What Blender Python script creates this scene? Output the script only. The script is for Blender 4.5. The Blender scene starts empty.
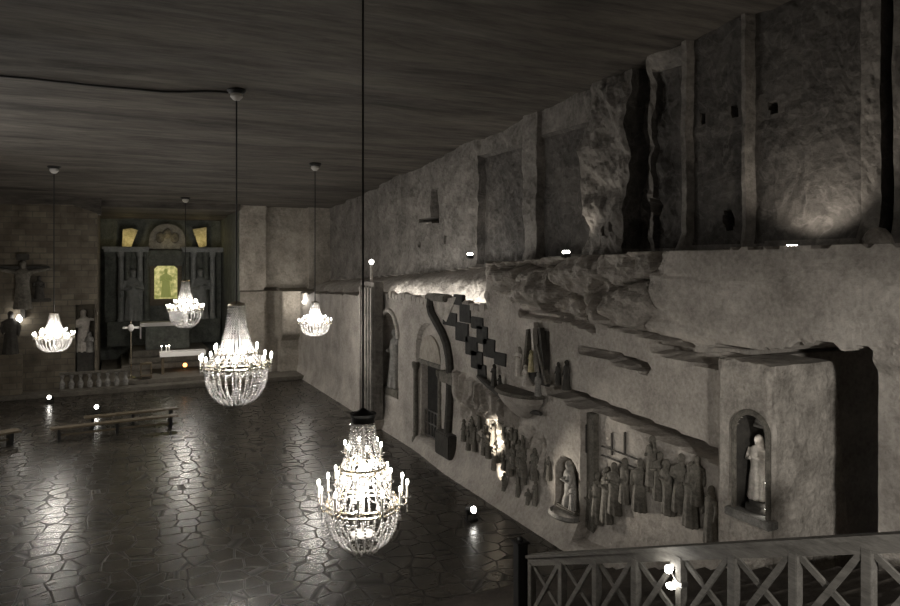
import bpy, bmesh, math, random
from mathutils import Vector, Matrix, noise
random.seed(7)
PI = math.pi
S = bpy.context.scene
COL = S.collection
EYE = 6.85
F = 708.0
TH = math.radians(25.4)
CS, SN = math.cos(TH), math.sin(TH)

# ------------------------------------------------------------------ surveying
def ray(px, py):
    u = (px - 450) / F
    return (CS * u + SN, -SN * u + CS, (260 - py) / F)
def on_x(px, py, X):
    d = ray(px, py); t = X / d[0]
    return Vector((X, d[1] * t, EYE + d[2] * t))
def on_y(px, py, Y):
    d = ray(px, py); t = Y / d[1]
    return Vector((d[0] * t, Y, EYE + d[2] * t))
def on_z(px, py, H):
    d = ray(px, py); t = (H - EYE) / d[2]
    return Vector((d[0] * t, d[1] * t, H))
def at_depth(px, py, Z):
    d = ray(px, py)
    return Vector((d[0] * Z, d[1] * Z, EYE + d[2] * Z))
def sm(a, b, x):
    if a == b: return 1.0 if x >= a else 0.0
    t = max(0.0, min(1.0, (x - a) / (b - a)))
    return t * t * (3 - 2 * t)
def interp(pts, x):
    if x <= pts[0][0]: return pts[0][1]
    for (a, va), (b, vb) in zip(pts, pts[1:]):
        if x <= b: return va + (vb - va) * (x - a) / (b - a)
    return pts[-1][1]
def fr(x, y, z, o=4):
    return noise.fractal(Vector((x, y, z)), 1.0, 2.0, o)

# ------------------------------------------------------------------ materials
def mat(name, col, rough=0.8, metal=0.0, spec=0.4, emit=None, estr=0.0, trans=0.0):
    m = bpy.data.materials.new(name); m.use_nodes = True
    b = m.node_tree.nodes['Principled BSDF']
    b.inputs['Base Color'].default_value = (*col, 1)
    b.inputs['Roughness'].default_value = rough
    b.inputs['Metallic'].default_value = metal
    b.inputs['Specular IOR Level'].default_value = spec
    b.inputs['Transmission Weight'].default_value = trans
    if emit:
        b.inputs['Emission Color'].default_value = (*emit, 1)
        b.inputs['Emission Strength'].default_value = estr
    return m
def rock(name, c0, c1, scale=(1, 1, 1), nscale=1.2, bump=0.3, rough=0.75, spec=0.3, vein=None, fine=9.0, bdist=0.08, mapvein=False):
    m = mat(name, c0, rough, spec=spec)
    nt = m.node_tree; N = nt.nodes; L = nt.links; b = N['Principled BSDF']
    tc = N.new('ShaderNodeTexCoord'); mp = N.new('ShaderNodeMapping')
    mp.inputs['Scale'].default_value = scale
    L.new(tc.outputs['Object'], mp.inputs['Vector'])
    n1 = N.new('ShaderNodeTexNoise'); n1.inputs['Scale'].default_value = nscale
    n1.inputs['Detail'].default_value = 7; n1.inputs['Roughness'].default_value = 0.65
    L.new(mp.outputs[0], n1.inputs['Vector'])
    n2 = N.new('ShaderNodeTexNoise'); n2.inputs['Scale'].default_value = fine
    n2.inputs['Detail'].default_value = 5; n2.inputs['Roughness'].default_value = 0.7
    L.new(mp.outputs[0], n2.inputs['Vector'])
    mx = N.new('ShaderNodeMix'); mx.inputs[0].default_value = 0.42
    L.new(n1.outputs['Fac'], mx.inputs[2]); L.new(n2.outputs['Fac'], mx.inputs[3])
    rp = N.new('ShaderNodeValToRGB')
    e = rp.color_ramp.elements
    e[0].position = 0.38; e[0].color = (*c0, 1)
    e[1].position = 0.61; e[1].color = (*c1, 1)
    L.new(mx.outputs[0], rp.inputs[0])
    out = rp.outputs[0]
    if vein:
        n3 = N.new('ShaderNodeTexNoise'); n3.inputs['Scale'].default_value = vein[1]
        n3.inputs['Detail'].default_value = 6; n3.inputs['Distortion'].default_value = 1.2
        L.new(mp.outputs[0] if mapvein else tc.outputs['Object'], n3.inputs['Vector'])
        r3 = N.new('ShaderNodeValToRGB'); q = r3.color_ramp.elements
        q[0].position = 0.47; q[0].color = (0, 0, 0, 1)
        q[1].position = 0.53; q[1].color = (0, 0, 0, 1)
        md = r3.color_ramp.elements.new(0.5); md.color = (1, 1, 1, 1)
        L.new(n3.outputs['Fac'], r3.inputs[0])
        ml = N.new('ShaderNodeMath'); ml.operation = 'MULTIPLY'; ml.inputs[1].default_value = vein[2]
        L.new(r3.outputs[0], ml.inputs[0])
        m3 = N.new('ShaderNodeMix'); m3.data_type = 'RGBA'
        L.new(ml.outputs[0], m3.inputs[0]); L.new(out, m3.inputs[6])
        m3.inputs[7].default_value = (*vein[0], 1)
        out = m3.outputs[2]
    L.new(out, b.inputs['Base Color'])
    bp = N.new('ShaderNodeBump'); bp.inputs['Strength'].default_value = bump; bp.inputs['Distance'].default_value = bdist
    L.new(mx.outputs[0], bp.inputs['Height']); L.new(bp.outputs[0], b.inputs['Normal'])
    return m

M = {}
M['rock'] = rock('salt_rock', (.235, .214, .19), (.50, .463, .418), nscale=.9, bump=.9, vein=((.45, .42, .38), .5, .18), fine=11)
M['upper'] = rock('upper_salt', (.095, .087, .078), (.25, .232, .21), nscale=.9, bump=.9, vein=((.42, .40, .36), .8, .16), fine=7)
M['panel'] = rock('dark_panel_salt', (.038, .035, .032), (.105, .097, .088), nscale=1.1, bump=.9, vein=((.30, .28, .26), 1.1, .16), fine=6)  # darker tone given to the recessed upper-wall panels
M['pillar'] = rock('salt_pillar', (.24, .22, .194), (.58, .536, .48), nscale=2.2, bump=1.0, fine=13)
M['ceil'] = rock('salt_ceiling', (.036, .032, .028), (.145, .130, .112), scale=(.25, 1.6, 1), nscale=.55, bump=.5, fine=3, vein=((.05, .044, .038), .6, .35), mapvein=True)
M['end'] = rock('salt_end_wall', (.20, .180, .152), (.42, .382, .328), nscale=.9, bump=.8, vein=((.42, .39, .34), .6, .35))
M['dark'] = rock('dark_rock', (.03, .028, .025), (.07, .065, .057), nscale=1.5, bump=.5)
M['relief'] = rock('relief_salt', (.075, .070, .058), (.18, .166, .142), nscale=5, bump=.4, fine=20, bdist=.03)
M['statue'] = rock('statue_salt', (.36, .335, .30), (.6, .56, .51), nscale=5, bump=.2, fine=20, rough=.5, bdist=.02)
M['graystatue'] = rock('grey_statue_salt', (.15, .145, .135), (.3, .29, .27), nscale=5, bump=.2, fine=20, bdist=.02)
M['shadow'] = rock('painted_shade', (.012, .012, .011), (.035, .034, .031), nscale=2, bump=.3)  # near-black colour painting shade on the parapet zigzags and in the doorway
M['altar'] = rock('altar_salt', (.075, .082, .072), (.17, .18, .158), nscale=2, bump=.3, fine=10)
M['column'] = rock('column_salt', (.19, .20, .195), (.34, .35, .335), nscale=2, bump=.3, fine=10, rough=.5)
M['amber'] = rock('amber_salt', (.34, .30, .17), (.62, .56, .36), nscale=2, bump=.4, fine=8)
M['step'] = rock('step_salt', (.09, .082, .068), (.17, .155, .13), nscale=2, bump=.2)
M['stairs'] = rock('stair_salt', (.045, .038, .032), (.085, .074, .063), nscale=3, bump=.3)
M['wood'] = rock('rail_wood', (.085, .080, .072), (.175, .166, .15), scale=(6, 1, 6), nscale=2, bump=.2, fine=9, bdist=.01, rough=.6)
M['bench'] = rock('bench_wood', (.07, .054, .034), (.13, .102, .066), scale=(1, 6, 6), nscale=2, bump=.2, rough=.5, bdist=.01)
M['cloth'] = mat('altar_cloth', (.75, .73, .70), .8)
M['metal'] = mat('black_metal', (.012, .012, .012), .45, .3)
M['steel'] = mat('grey_steel', (.35, .34, .33), .35, .9)
M['brass'] = mat('pale_brass', (.75, .68, .55), .25, 1.0)
M['crystal'] = mat('crystal', (.38, .372, .36), .1, 0, .7, trans=.6)
M['candle'] = mat('candle_tube', (.85, .82, .76), .5)
M['bulb'] = mat('bulb_glow', (1, .95, .85), .5, emit=(1, .94, .85), estr=36)
M['lens'] = mat('lamp_lens', (1, 1, 1), .3, emit=(1, .96, .88), estr=22)
M['cap'] = mat('rose_cup', (.55, .53, .50), .4)
M['vigil'] = mat('vigil_flame', (1, .5, .15), .5, emit=(1, .42, .12), estr=5)

def floor_material():
    m = mat('salt_tiles', (.05, .045, .04), .3)
    nt = m.node_tree; N = nt.nodes; L = nt.links; b = N['Principled BSDF']
    tc = N.new('ShaderNodeTexCoord')
    v = N.new('ShaderNodeTexVoronoi'); v.feature = 'DISTANCE_TO_EDGE'; v.inputs['Scale'].default_value = 1.9
    v.inputs['Randomness'].default_value = .62
    c = N.new('ShaderNodeTexVoronoi'); c.inputs['Scale'].default_value = 2.8; c.inputs['Randomness'].default_value = .62
    n = N.new('ShaderNodeTexNoise'); n.inputs['Scale'].default_value = .55; n.inputs['Detail'].default_value = 6
    n2 = N.new('ShaderNodeTexNoise'); n2.inputs['Scale'].default_value = 7; n2.inputs['Detail'].default_value = 4
    for q in (v, c, n, n2): L.new(tc.outputs['Object'], q.inputs['Vector'])
    rp = N.new('ShaderNodeValToRGB'); e = rp.color_ramp.elements
    e[0].position = .3; e[0].color = (.019, .017, .013, 1); e[1].position = .7; e[1].color = (.058, .051, .041, 1)
    L.new(n.outputs['Fac'], rp.inputs[0])
    ed = N.new('ShaderNodeValToRGB'); q = ed.color_ramp.elements
    q[0].position = .0; q[0].color = (0, 0, 0, 1); q[1].position = .05; q[1].color = (1, 1, 1, 1)
    L.new(v.outputs['Distance'], ed.inputs[0])
    hs = N.new('ShaderNodeSeparateColor'); L.new(c.outputs['Color'], hs.inputs[0])
    tint = N.new('ShaderNodeMapRange'); tint.inputs[3].default_value = .75; tint.inputs[4].default_value = 1.25
    L.new(hs.outputs[0], tint.inputs[0])
    mv = N.new('ShaderNodeMix'); mv.data_type = 'RGBA'; mv.blend_type = 'MULTIPLY'; mv.inputs[0].default_value = 1
    L.new(rp.outputs[0], mv.inputs[6]); L.new(tint.outputs[0], mv.inputs[7])
    mx = N.new('ShaderNodeMix'); mx.data_type = 'RGBA'
    mx.inputs[6].default_value = (.016, .014, .011, 1)
    L.new(ed.outputs[0], mx.inputs[0]); L.new(mv.outputs[2], mx.inputs[7])
    L.new(mx.outputs[2], b.inputs['Base Color'])
    # worn, polished crowns and rough grout
    rr = N.new('ShaderNodeMapRange'); rr.inputs[3].default_value = .5; rr.inputs[4].default_value = .27
    L.new(ed.outputs[0], rr.inputs[0]); L.new(rr.outputs[0], b.inputs['Roughness'])
    sp = N.new('ShaderNodeMapRange'); sp.inputs[3].default_value = .16; sp.inputs[4].default_value = .46
    L.new(ed.outputs[0], sp.inputs[0]); L.new(sp.outputs[0], b.inputs['Specular IOR Level'])
    h1 = N.new('ShaderNodeMath'); h1.operation = 'MULTIPLY_ADD'; h1.inputs[1].default_value = 2.2
    L.new(n2.outputs['Fac'], h1.inputs[0]); L.new(ed.outputs[0], h1.inputs[2])
    bp = N.new('ShaderNodeBump'); bp.inputs['Strength'].default_value = .35; bp.inputs['Distance'].default_value = .008
    L.new(h1.outputs[0], bp.inputs['Height']); L.new(bp.outputs[0], b.inputs['Normal'])
    return m
M['floor'] = floor_material()

def brick_material():
    m = mat('salt_brick', (.14, .12, .095), .85)
    nt = m.node_tree; N = nt.nodes; L = nt.links; b = N['Principled BSDF']
    tc = N.new('ShaderNodeTexCoord'); sp = N.new('ShaderNodeSeparateXYZ'); cb = N.new('ShaderNodeCombineXYZ')
    ad = N.new('ShaderNodeMath'); L.new(tc.outputs['Object'], sp.inputs[0])
    L.new(sp.outputs['X'], ad.inputs[0]); L.new(sp.outputs['Y'], ad.inputs[1])
    L.new(ad.outputs[0], cb.inputs['X']); L.new(sp.outputs['Z'], cb.inputs['Y'])
    br = N.new('ShaderNodeTexBrick'); br.inputs['Scale'].default_value = 1
    br.inputs['Brick Width'].default_value = .62; br.inputs['Row Height'].default_value = .30
    br.inputs['Mortar Size'].default_value = .025
    br.inputs['Color1'].default_value = (.16, .138, .105, 1); br.inputs['Color2'].default_value = (.105, .09, .068, 1)
    br.inputs['Mortar'].default_value = (.10, .088, .069, 1)
    L.new(cb.outputs[0], br.inputs['Vector'])
    n = N.new('ShaderNodeTexNoise'); n.inputs['Scale'].default_value = 1.5; n.inputs['Detail'].default_value = 6
    L.new(tc.outputs['Object'], n.inputs['Vector'])
    mr = N.new('ShaderNodeMapRange'); mr.inputs[3].default_value = .2; mr.inputs[4].default_value = 1.9
    L.new(n.outputs['Fac'], mr.inputs[0])
    mv = N.new('ShaderNodeMix'); mv.data_type = 'RGBA'; mv.blend_type = 'MULTIPLY'; mv.inputs[0].default_value = 1
    L.new(br.outputs['Color'], mv.inputs[6]); L.new(mr.outputs[0], mv.inputs[7])
    L.new(mv.outputs[2], b.inputs['Base Color'])
    bp = N.new('ShaderNodeBump'); bp.inputs['Strength'].default_value = .5; bp.inputs['Distance'].default_value = .05; bp.invert = True
    L.new(br.outputs['Fac'], bp.inputs['Height']); L.new(bp.outputs[0], b.inputs['Normal'])
    return m
M['brick'] = brick_material()

def icon_material():
    # back-lit salt panel behind the altar: it gives off light
    m = mat('backlit_icon', (.3, .28, .12), .6)
    nt = m.node_tree; N = nt.nodes; L = nt.links; b = N['Principled BSDF']
    tc = N.new('ShaderNodeTexCoord'); n = N.new('ShaderNodeTexNoise'); n.inputs['Scale'].default_value = 4.5; n.inputs['Detail'].default_value = 4
    L.new(tc.outputs['Object'], n.inputs['Vector'])
    rp = N.new('ShaderNodeValToRGB'); e = rp.color_ramp.elements
    e[0].position = .35; e[0].color = (.22, .24, .055, 1); e[1].position = .65; e[1].color = (.85, .74, .33, 1)
    L.new(n.outputs['Fac'], rp.inputs[0]); L.new(rp.outputs[0], b.inputs['Emission Color'])
    b.inputs['Emission Strength'].default_value = .75
    return m
M['icon'] = icon_material()

# ------------------------------------------------------------------ mesh helpers
class MB:
    def __init__(s): s.bm = bmesh.new()
    def box(s, lo, hi, bev=0.0, mtx=None):
        r = bmesh.ops.create_cube(s.bm, size=1)
        c = [(a + b) / 2 for a, b in zip(lo, hi)]; d = [abs(b - a) for a, b in zip(lo, hi)]
        for v in r['verts']:
            v.co = Vector((v.co.x * d[0] + c[0], v.co.y * d[1] + c[1], v.co.z * d[2] + c[2]))
            if mtx: v.co = mtx @ v.co
        if bev:
            es = list({e for v in r['verts'] for e in v.link_edges})
            bmesh.ops.bevel(s.bm, geom=es, offset=bev, segments=2, affect='EDGES')
        return s
    def beam(s, a, b, w, t, up=Vector((0, 0, 1))):
        a = Vector(a); b = Vector(b); d = (b - a); n = d.normalized()
        sd = n.cross(up).normalized(); u = sd.cross(n).normalized()
        vs = []
        for p in (a, b):
            for i, j in ((-1, -1), (1, -1), (1, 1), (-1, 1)):
                vs.append(s.bm.verts.new(p + sd * (w / 2 * i) + u * (t / 2 * j)))
        s.bm.faces.new(vs[3::-1]); s.bm.faces.new(vs[4:])
        for k in range(4):
            s.bm.faces.new((vs[k], vs[(k + 1) % 4], vs[4 + (k + 1) % 4], vs[4 + k]))
        return s
    def tube(s, pts, r, n=8, cap=True):
        pts = [Vector(p) for p in pts]
        rs = r if isinstance(r, (list, tuple)) else [r] * len(pts)
        rings = []
        ref = None
        for i, p in enumerate(pts):
            d = (pts[min(i + 1, len(pts) - 1)] - pts[max(i - 1, 0)]).normalized()
            if ref is None: ref = d.orthogonal().normalized()
            ref = (ref - d * ref.dot(d)).normalized(); q = d.cross(ref)
            rings.append([s.bm.verts.new(p + (ref * math.cos(2 * PI * k / n) + q * math.sin(2 * PI * k / n)) * rs[i]) for k in range(n)])
        for a, b in zip(rings, rings[1:]):
            for k in range(n): s.bm.faces.new((a[k], a[(k + 1) % n], b[(k + 1) % n], b[k]))
        if cap: s.bm.faces.new(rings[0][::-1]); s.bm.faces.new(rings[-1])
        return s
    def lathe(s, prof, n=24, c=(0, 0, 0), a0=0.0, a1=2 * PI, squash=(1, 1)):
        full = abs(a1 - a0 - 2 * PI) < 1e-6
        m = n if full else n + 1
        rings = []
        for r, z in prof:
            rings.append([s.bm.verts.new((c[0] + squash[0] * r * math.cos(a0 + (a1 - a0) * k / n), c[1] + squash[1] * r * math.sin(a0 + (a1 - a0) * k / n), c[2] + z)) for k in range(m)])
        for a, b in zip(rings, rings[1:]):
            for k in range(n):
                k2 = (k + 1) % m
                s.bm.faces.new((a[k], a[k2], b[k2], b[k]))
        if full:
            s.bm.faces.new(rings[0][::-1]); s.bm.faces.new(rings[-1])
        return s
    def ball(s, c, r, sub=1, sc=(1, 1, 1)):
        q = bmesh.ops.create_icosphere(s.bm, subdivisions=sub, radius=1)
        for v in q['verts']: v.co = Vector((c[0] + v.co.x * r * sc[0], c[1] + v.co.y * r * sc[1], c[2] + v.co.z * r * sc[2]))
        return s
    def ring(s, R, r, z, n=32, k=6):
        rg = []
        for i in range(n):
            a = 2 * PI * i / n
            rg.append([s.bm.verts.new(((R + r * math.cos(2 * PI * j / k)) * math.cos(a), (R + r * math.cos(2 * PI * j / k)) * math.sin(a), z + r * math.sin(2 * PI * j / k))) for j in range(k)])
        for i in range(n):
            a, b = rg[i], rg[(i + 1) % n]
            for j in range(k): s.bm.faces.new((a[j], b[j], b[(j + 1) % k], a[(j + 1) % k]))
        return s
    def prism(s, poly, d, extr):
        # poly: list of Vector corners, extr: Vector extrusion
        a = [s.bm.verts.new(p) for p in poly]; b = [s.bm.verts.new(Vector(p) + extr) for p in poly]
        s.bm.faces.new(a); s.bm.faces.new(b[::-1])
        n = len(a)
        for i in range(n): s.bm.faces.new((a[i], b[i], b[(i + 1) % n], a[(i + 1) % n]))
        return s
    def data(s, name, smooth=False):
        bmesh.ops.recalc_face_normals(s.bm, faces=s.bm.faces)
        me = bpy.data.meshes.new(name); s.bm.to_mesh(me); s.bm.free()
        if smooth: me.polygons.foreach_set('use_smooth', [True] * len(me.polygons))
        return me
    def build(s, name, m, parent=None, loc=None, smooth=False, origin=None):
        me = s.data(name, smooth)
        if origin is not None:
            me.transform(Matrix.Translation(-Vector(origin)))
            loc = origin
        return link(name, me, m, parent, loc)
def link(name, me, m, parent=None, loc=None, rz=0.0, scale=None):
    if m and not me.materials: me.materials.append(m)
    o = bpy.data.objects.new(name, me); COL.objects.link(o)
    if parent: o.parent = parent
    if loc is not None: o.location = loc
    if rz: o.rotation_euler = (0, 0, rz)
    if scale: o.scale = scale
    return o
def tag(o, label, cat, group=None):
    o['label'] = label; o['category'] = cat
    if group: o['group'] = group
    return o
def thing(name, label, cat, loc=(0, 0, 0), rz=0.0, group=None):
    o = bpy.data.objects.new(name, None); COL.objects.link(o)
    o.empty_display_size = .2
    o.location = loc; o.rotation_euler = (0, 0, rz)
    return tag(o, label, cat, group)
def structure(o):
    o['kind'] = 'structure'; return o
def spot(loc, target, W, ang, col=(1, .9, .76), size=.05, blend=.5):
    l = bpy.data.lights.new('spot_beam', 'SPOT'); l.energy = W; l.color = col; l.spot_size = math.radians(ang); l.spot_blend = blend
    l.shadow_soft_size = size
    o = bpy.data.objects.new('spot_beam', l); COL.objects.link(o); o.location = loc
    o.rotation_euler = (Vector(target) - Vector(loc)).to_track_quat('-Z', 'Y').to_euler()
    return o
def point(loc, W, col=(1, .94, .86), size=.1):
    l = bpy.data.lights.new('lamp_light', 'POINT'); l.energy = W; l.color = col; l.shadow_soft_size = size
    o = bpy.data.objects.new('lamp_light', l); COL.objects.link(o); o.location = loc
    return o
def grid_mesh(name, us, vs, f, m, smooth=False):
    verts = [f(u, v) for v in vs for u in us]
    nu = len(us); faces = []
    for j in range(len(vs) - 1):
        for i in range(nu - 1):
            a = j * nu + i; faces.append((a, a + 1, a + nu + 1, a + nu))
    me = bpy.data.meshes.new(name); me.from_pydata(verts, [], faces); me.update()
    if smooth: me.polygons.foreach_set('use_smooth', [True] * len(me.polygons))
    return structure(link(name, me, m))
def lin(a, b, step):
    n = max(1, int(round((b - a) / step))); return [a + (b - a) * i / n for i in range(n + 1)]

# ------------------------------------------------------------------ the chapel shell
def ceil_h(x, y):
    h = 12.64 - .062 * y
    h += .10 * fr(x * .12, y * .55, 3.1) + .03 * fr(x * .5, y * 2.2, 9)
    return h
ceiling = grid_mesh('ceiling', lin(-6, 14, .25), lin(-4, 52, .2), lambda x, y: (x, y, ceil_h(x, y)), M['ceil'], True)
floor = grid_mesh('floor', lin(-6, 18, 2), lin(-4, 52, 2), lambda x, y: (x, y, 0), M['floor'])

# --- right wall: lower wall, ledge, and panelled upper wall, one cut rock face
LEDGE = [(5, 7.1), (10.3, 7.07), (14.5, 6.97), (17.5, 6.85), (20.3, 6.69), (24, 6.5), (29, 6.22), (43, 5.55)]
XU = 12.0
def yU(px): return on_x(px, 260, XU).y
def yL(px): return on_x(px, 260, 10).y
PAN = []   # px from, px to, top py, bottom py, offset
for a in ((893, 990, -50, 300, -.06), (886, 893, -50, 235, .4), (862, 886, -50, 300, -.12), (750, 862, -60, 300, .14),
          (743, 750, -50, 300, -.10), (692, 743, -50, 300, .05), (685, 692, -50, 300, -.14), (655, 685, 66, 300, .13),
          (650, 655, -50, 300, -.02), (636, 650, 60, 300, .3), (592, 636, -50, 300, -.25), (541, 592, 128, 300, .13),
          (527, 541, -50, 300, -.14), (480, 527, 150, 300, .15), (446, 480, -50, 300, -.10), (438, 446, -50, 300, .0),
          (404, 438, -50, 300, .07), (380, 404, -50, 300, -.10), (350, 380, -50, 300, .1)):
    y1, y0 = yU(a[0]), yU(a[1])
    ym = (y0 + y1) / 2
    PAN.append((y0, y1, on_x((a[0] + a[1]) / 2, a[2], XU).z, on_x((a[0] + a[1]) / 2, a[3], XU).z, a[4]))
HOLES = [(on_x(p[0], p[1], XU), p[2]) for p in ((701, 118, .07), (732, 112, .09), (768, 106, .10), (727, 220, .17), (656, 206, .16),
         (582, 211, .12), (591, 226, .15), (617, 230, .09), (625, 227, .07), (446, 240, .16), (419, 245, .1))]
RECT = []
for a in ((430, 437, 188, 222, .55), (418, 437, 217, 222, .6), (581, 585, 202, 218, .3)):
    p = on_x(a[0], a[3], XU); q = on_x(a[1], a[2], XU); RECT.append((q.y, p.y, p.z, q.z, a[4]))
SEG = []
for a in ((580, 350, 612, 356, .05, .5), (612, 357, 646, 368, .085, .6), (654, 347, 718, 363, .085, .6), (610, 325, 692, 346, .035, .3),
          (566, 395, 720, 461, .17, 1.1), (550, 388, 568, 394, .15, .9), (700, 352, 745, 356, .07, .6), (745, 358, 800, 366, .12, .8),
          (520, 313, 560, 318, .06, .3), (556, 312, 592, 328, .08, .35), (545, 308, 552, 311, .12, .4)):
    p = on_x(a[0], a[1], 10); q = on_x(a[2], a[3], 10)
    SEG.append((p.y, p.z, q.y, q.z, a[4], a[5]))
def segd(y, h, s):
    ax, ay, bx, by = s[:4]; dx, dy = bx - ax, by - ay
    t = max(0, min(1, ((y - ax) * dx + (h - ay) * dy) / (dx * dx + dy * dy)))
    return math.hypot(y - ax - t * dx, h - ay - t * dy)
def niche_def(px0, px1, ptop, pbot, X, depth):
    a = on_x(px0, pbot, X); b = on_x(px1, pbot, X); c = on_x((px0 + px1) / 2, ptop, X)
    return ((a.y + b.y) / 2, abs(a.y - b.y) / 2, (a.z + b.z) / 2, c.z, depth)
def niche_in(y, h, n):
    cy, w, z0, z1, d = n
    s = z1 - w
    e = min(h - z0, w - abs(y - cy)) if h < s else w - math.hypot(y - cy, h - s)
    return d * sm(-.015, .035, e)
NICHE_ROUND = niche_def(556, 579, 458, 512, 10, .62)
NICHE_DOOR = niche_def(416, 440, 324, 443, 10, .14)
NICHE_DOORIN = niche_def(419, 437, 366, 441, 10, 1.1)
NICHE_FAR = niche_def(381, 398, 312, 396, 10, .6)
NICHES = [NICHE_ROUND, NICHE_DOOR, NICHE_FAR]
# recessed relief panel below the long groove
RP_Y0, RP_Y1 = on_x(722, 500, 10).y, on_x(581, 500, 10).y
RP_T0, RP_T1 = on_x(720, 462, 10).z, on_x(582, 404, 10).z
RP_B0, RP_B1 = on_x(640, 575, 10).z, on_x(581, 540, 10).z
PIL0, PIL1 = yL(600) * 0 + 8.02, 9.28
FL0, FL1 = yL(520), yL(462)
FC0, FC1 = on_x(553, 470, 10).y, on_x(458, 430, 10).y
BOULD = [(9.5, 5.2), (10.4, 5.25), (12.3, 5.28), (14.2, 5.35), (15.8, 5.55), (18.5, 5.9), (20.3, 6.1)]
def wall_x(y, h):
    L = interp(LEDGE, y)
    nL = .05 * fr(y * 1.7, 0, 5)
    # ---- upper wall
    if h > L + nL:
        d = 0.0
        for (y0, y1, zt, zb, off) in PAN:
            if y0 <= y < y1 and h < zt:
                d = off; break
        amp = .05
        yb0, yb1 = yU(660), yU(590)
        if yb0 - .6 < y < yb1: amp = .05 + .28 * sm(yb0 - .6, yb0 + .1, y)
        if y > yU(540): amp = .1
        x = XU + d + amp * fr(y * .9, h * .8, 1.3, 5) + .03 * fr(y * 4, h * 3, 7, 3)
        for p, r in HOLES:
            e = math.hypot(y - p.y, h - p.z)
            if e < r: x += .5
        for (y0, y1, z0, z1, dd) in RECT:
            if y0 < y < y1 and z0 < h < z1: x += dd
        if y > 40: x += 0
        # a step of rubble at the foot
        return x - .25 * sm(.5, 0, h - L) * (fr(y * 1.5, 3, 8) + .3)
    # ---- passage behind the buttress
    if 6.65 < y < 9.62 and h < 5.30 + .09 * fr(y * 2.5, 1, 4) + .25 * sm(8.6, 7.4, y): return 19.0 if y < 9.34 else (19.0 if h > 5.1 else 10.0)
    # ---- lower wall
    x = 10.0
    rough = .015
    if y > 18.3:
        T = 5.42 + .12 * fr(y * 1.3, 2, 2) - .035 * (y - 27) * (1 if y > 27 else 0)
        k = sm(18.3, 20.2, y + .5 * fr(h * 2, 1, 1, 2))
        if h > T:
            s = (h - T) / max(.1, L - T)
            x += k * (.78 + .5 * s + .7 * s ** 4)
            rough = .10
    bl = interp(BOULD, y)
    if h > bl and y < 18.6:
        k = sm(bl, bl + .25, h)
        big = sm(10.6, 12.2, y) * (1 - sm(17.6, 18.6, y)) + .08
        x += k * (-.12 + (.50 * fr(y * .75, h * 1.0, 4.2, 5) - .1) * big)
        x += k * .5 * sm(L - .7, L, h) ** 2 * big
        vd = noise.voronoi(Vector((y * .62 + .2 * fr(y, h, 3, 2), h * 1.05 + .25 * fr(h, y, 9, 2), 2.7)))[0]
        x += k * big * (.5 * (vd[0] - .35) + .28 * sm(.12, .0, vd[1] - vd[0]))
        rough = .03 + .07 * big
    x += rough * fr(y * 2.2, h * 2.2, 6.1, 4)
    if h < bl - .1 and y < 21.6: pass
    if y > 9.3:
        for s in SEG:
            dd = segd(y, h, s)
            w = s[4] * (1 + .35 * fr(y * 3, h * 3, 8.8, 2) if s[4] < .1 else 1)
            if dd < w + .05: x += s[5] * sm(w + .04, w - .02, dd)
        # relief panel
        if RP_Y0 - .3 < y < RP_Y1:
            t = (y - RP_Y0) / (RP_Y1 - RP_Y0)
            top = RP_T0 + (RP_T1 - RP_T0) * t; bot = RP_B0 + (RP_B1 - RP_B0) * t
            if bot < h < top: x += .30 * sm(bot, bot + .05, h)
        for n in NICHES:
            if abs(y - n[0]) < n[1] + .1: x += niche_in(y, h, n)
        n = NICHE_DOORIN
        if abs(y - n[0]) < n[1] and n[2] < h < n[3]: x = 10.6
    # fluted apron below the pulpit
    if FL0 < y < FL1 + .6 and 2.2 < h < 3.9:
        pz = interp([(on_x(520, 408, 10).y, on_x(520, 408, 10).z), (on_x(463, 372, 10).y, on_x(463, 372, 10).z)], y)
        k = sm(pz - 1.1, pz - .7, h) * (1 - sm(pz - .05, pz, h))
        x -= k * (.10 + .13 * math.sin(y * 13) + .05 * math.sin(y * 31))
    if FC0 < y < FC1 and 1.0 < h < 3.4:
        t = (y - FC0) / (FC1 - FC0)
        k = sm(0, .08, t) * sm(1, .92, t) * sm(.9 + .35 * t, 1.2 + .35 * t, h) * sm(2.5 + .45 * t, 2.2 + .4 * t, h)
        x += k * .22 * fr(y * 3.4, h * 2.2, 1.7, 4)
    # flaring foot
    if y > 12.4 and h < 1.0: x -= .45 * (1 - h) ** 2 * sm(12.4, 13.6, y) * (1 - .5 * sm(20, 24, y))
    # thin joints of the plaster-like light panel
    return x
ys = lin(3, 9.6, .06) + lin(9.6, 22, .05)[1:] + lin(22, 43.5, .11)[1:]
hs = lin(-.05, 7.3, .055) + lin(7.3, 12.9, .09)[1:]
wall_right = grid_mesh('wall_right', ys, hs, lambda y, h: (wall_x(y, h), y, h), M['rock'])
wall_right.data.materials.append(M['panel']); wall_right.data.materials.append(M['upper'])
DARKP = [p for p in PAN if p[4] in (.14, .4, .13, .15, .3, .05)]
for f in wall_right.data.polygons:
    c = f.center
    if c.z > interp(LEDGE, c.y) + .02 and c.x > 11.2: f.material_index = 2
    if c.z > interp(LEDGE, c.y) + .15 and any(p[0] < c.y < p[1] and c.z < p[2] for p in DARKP): f.material_index = 1

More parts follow.
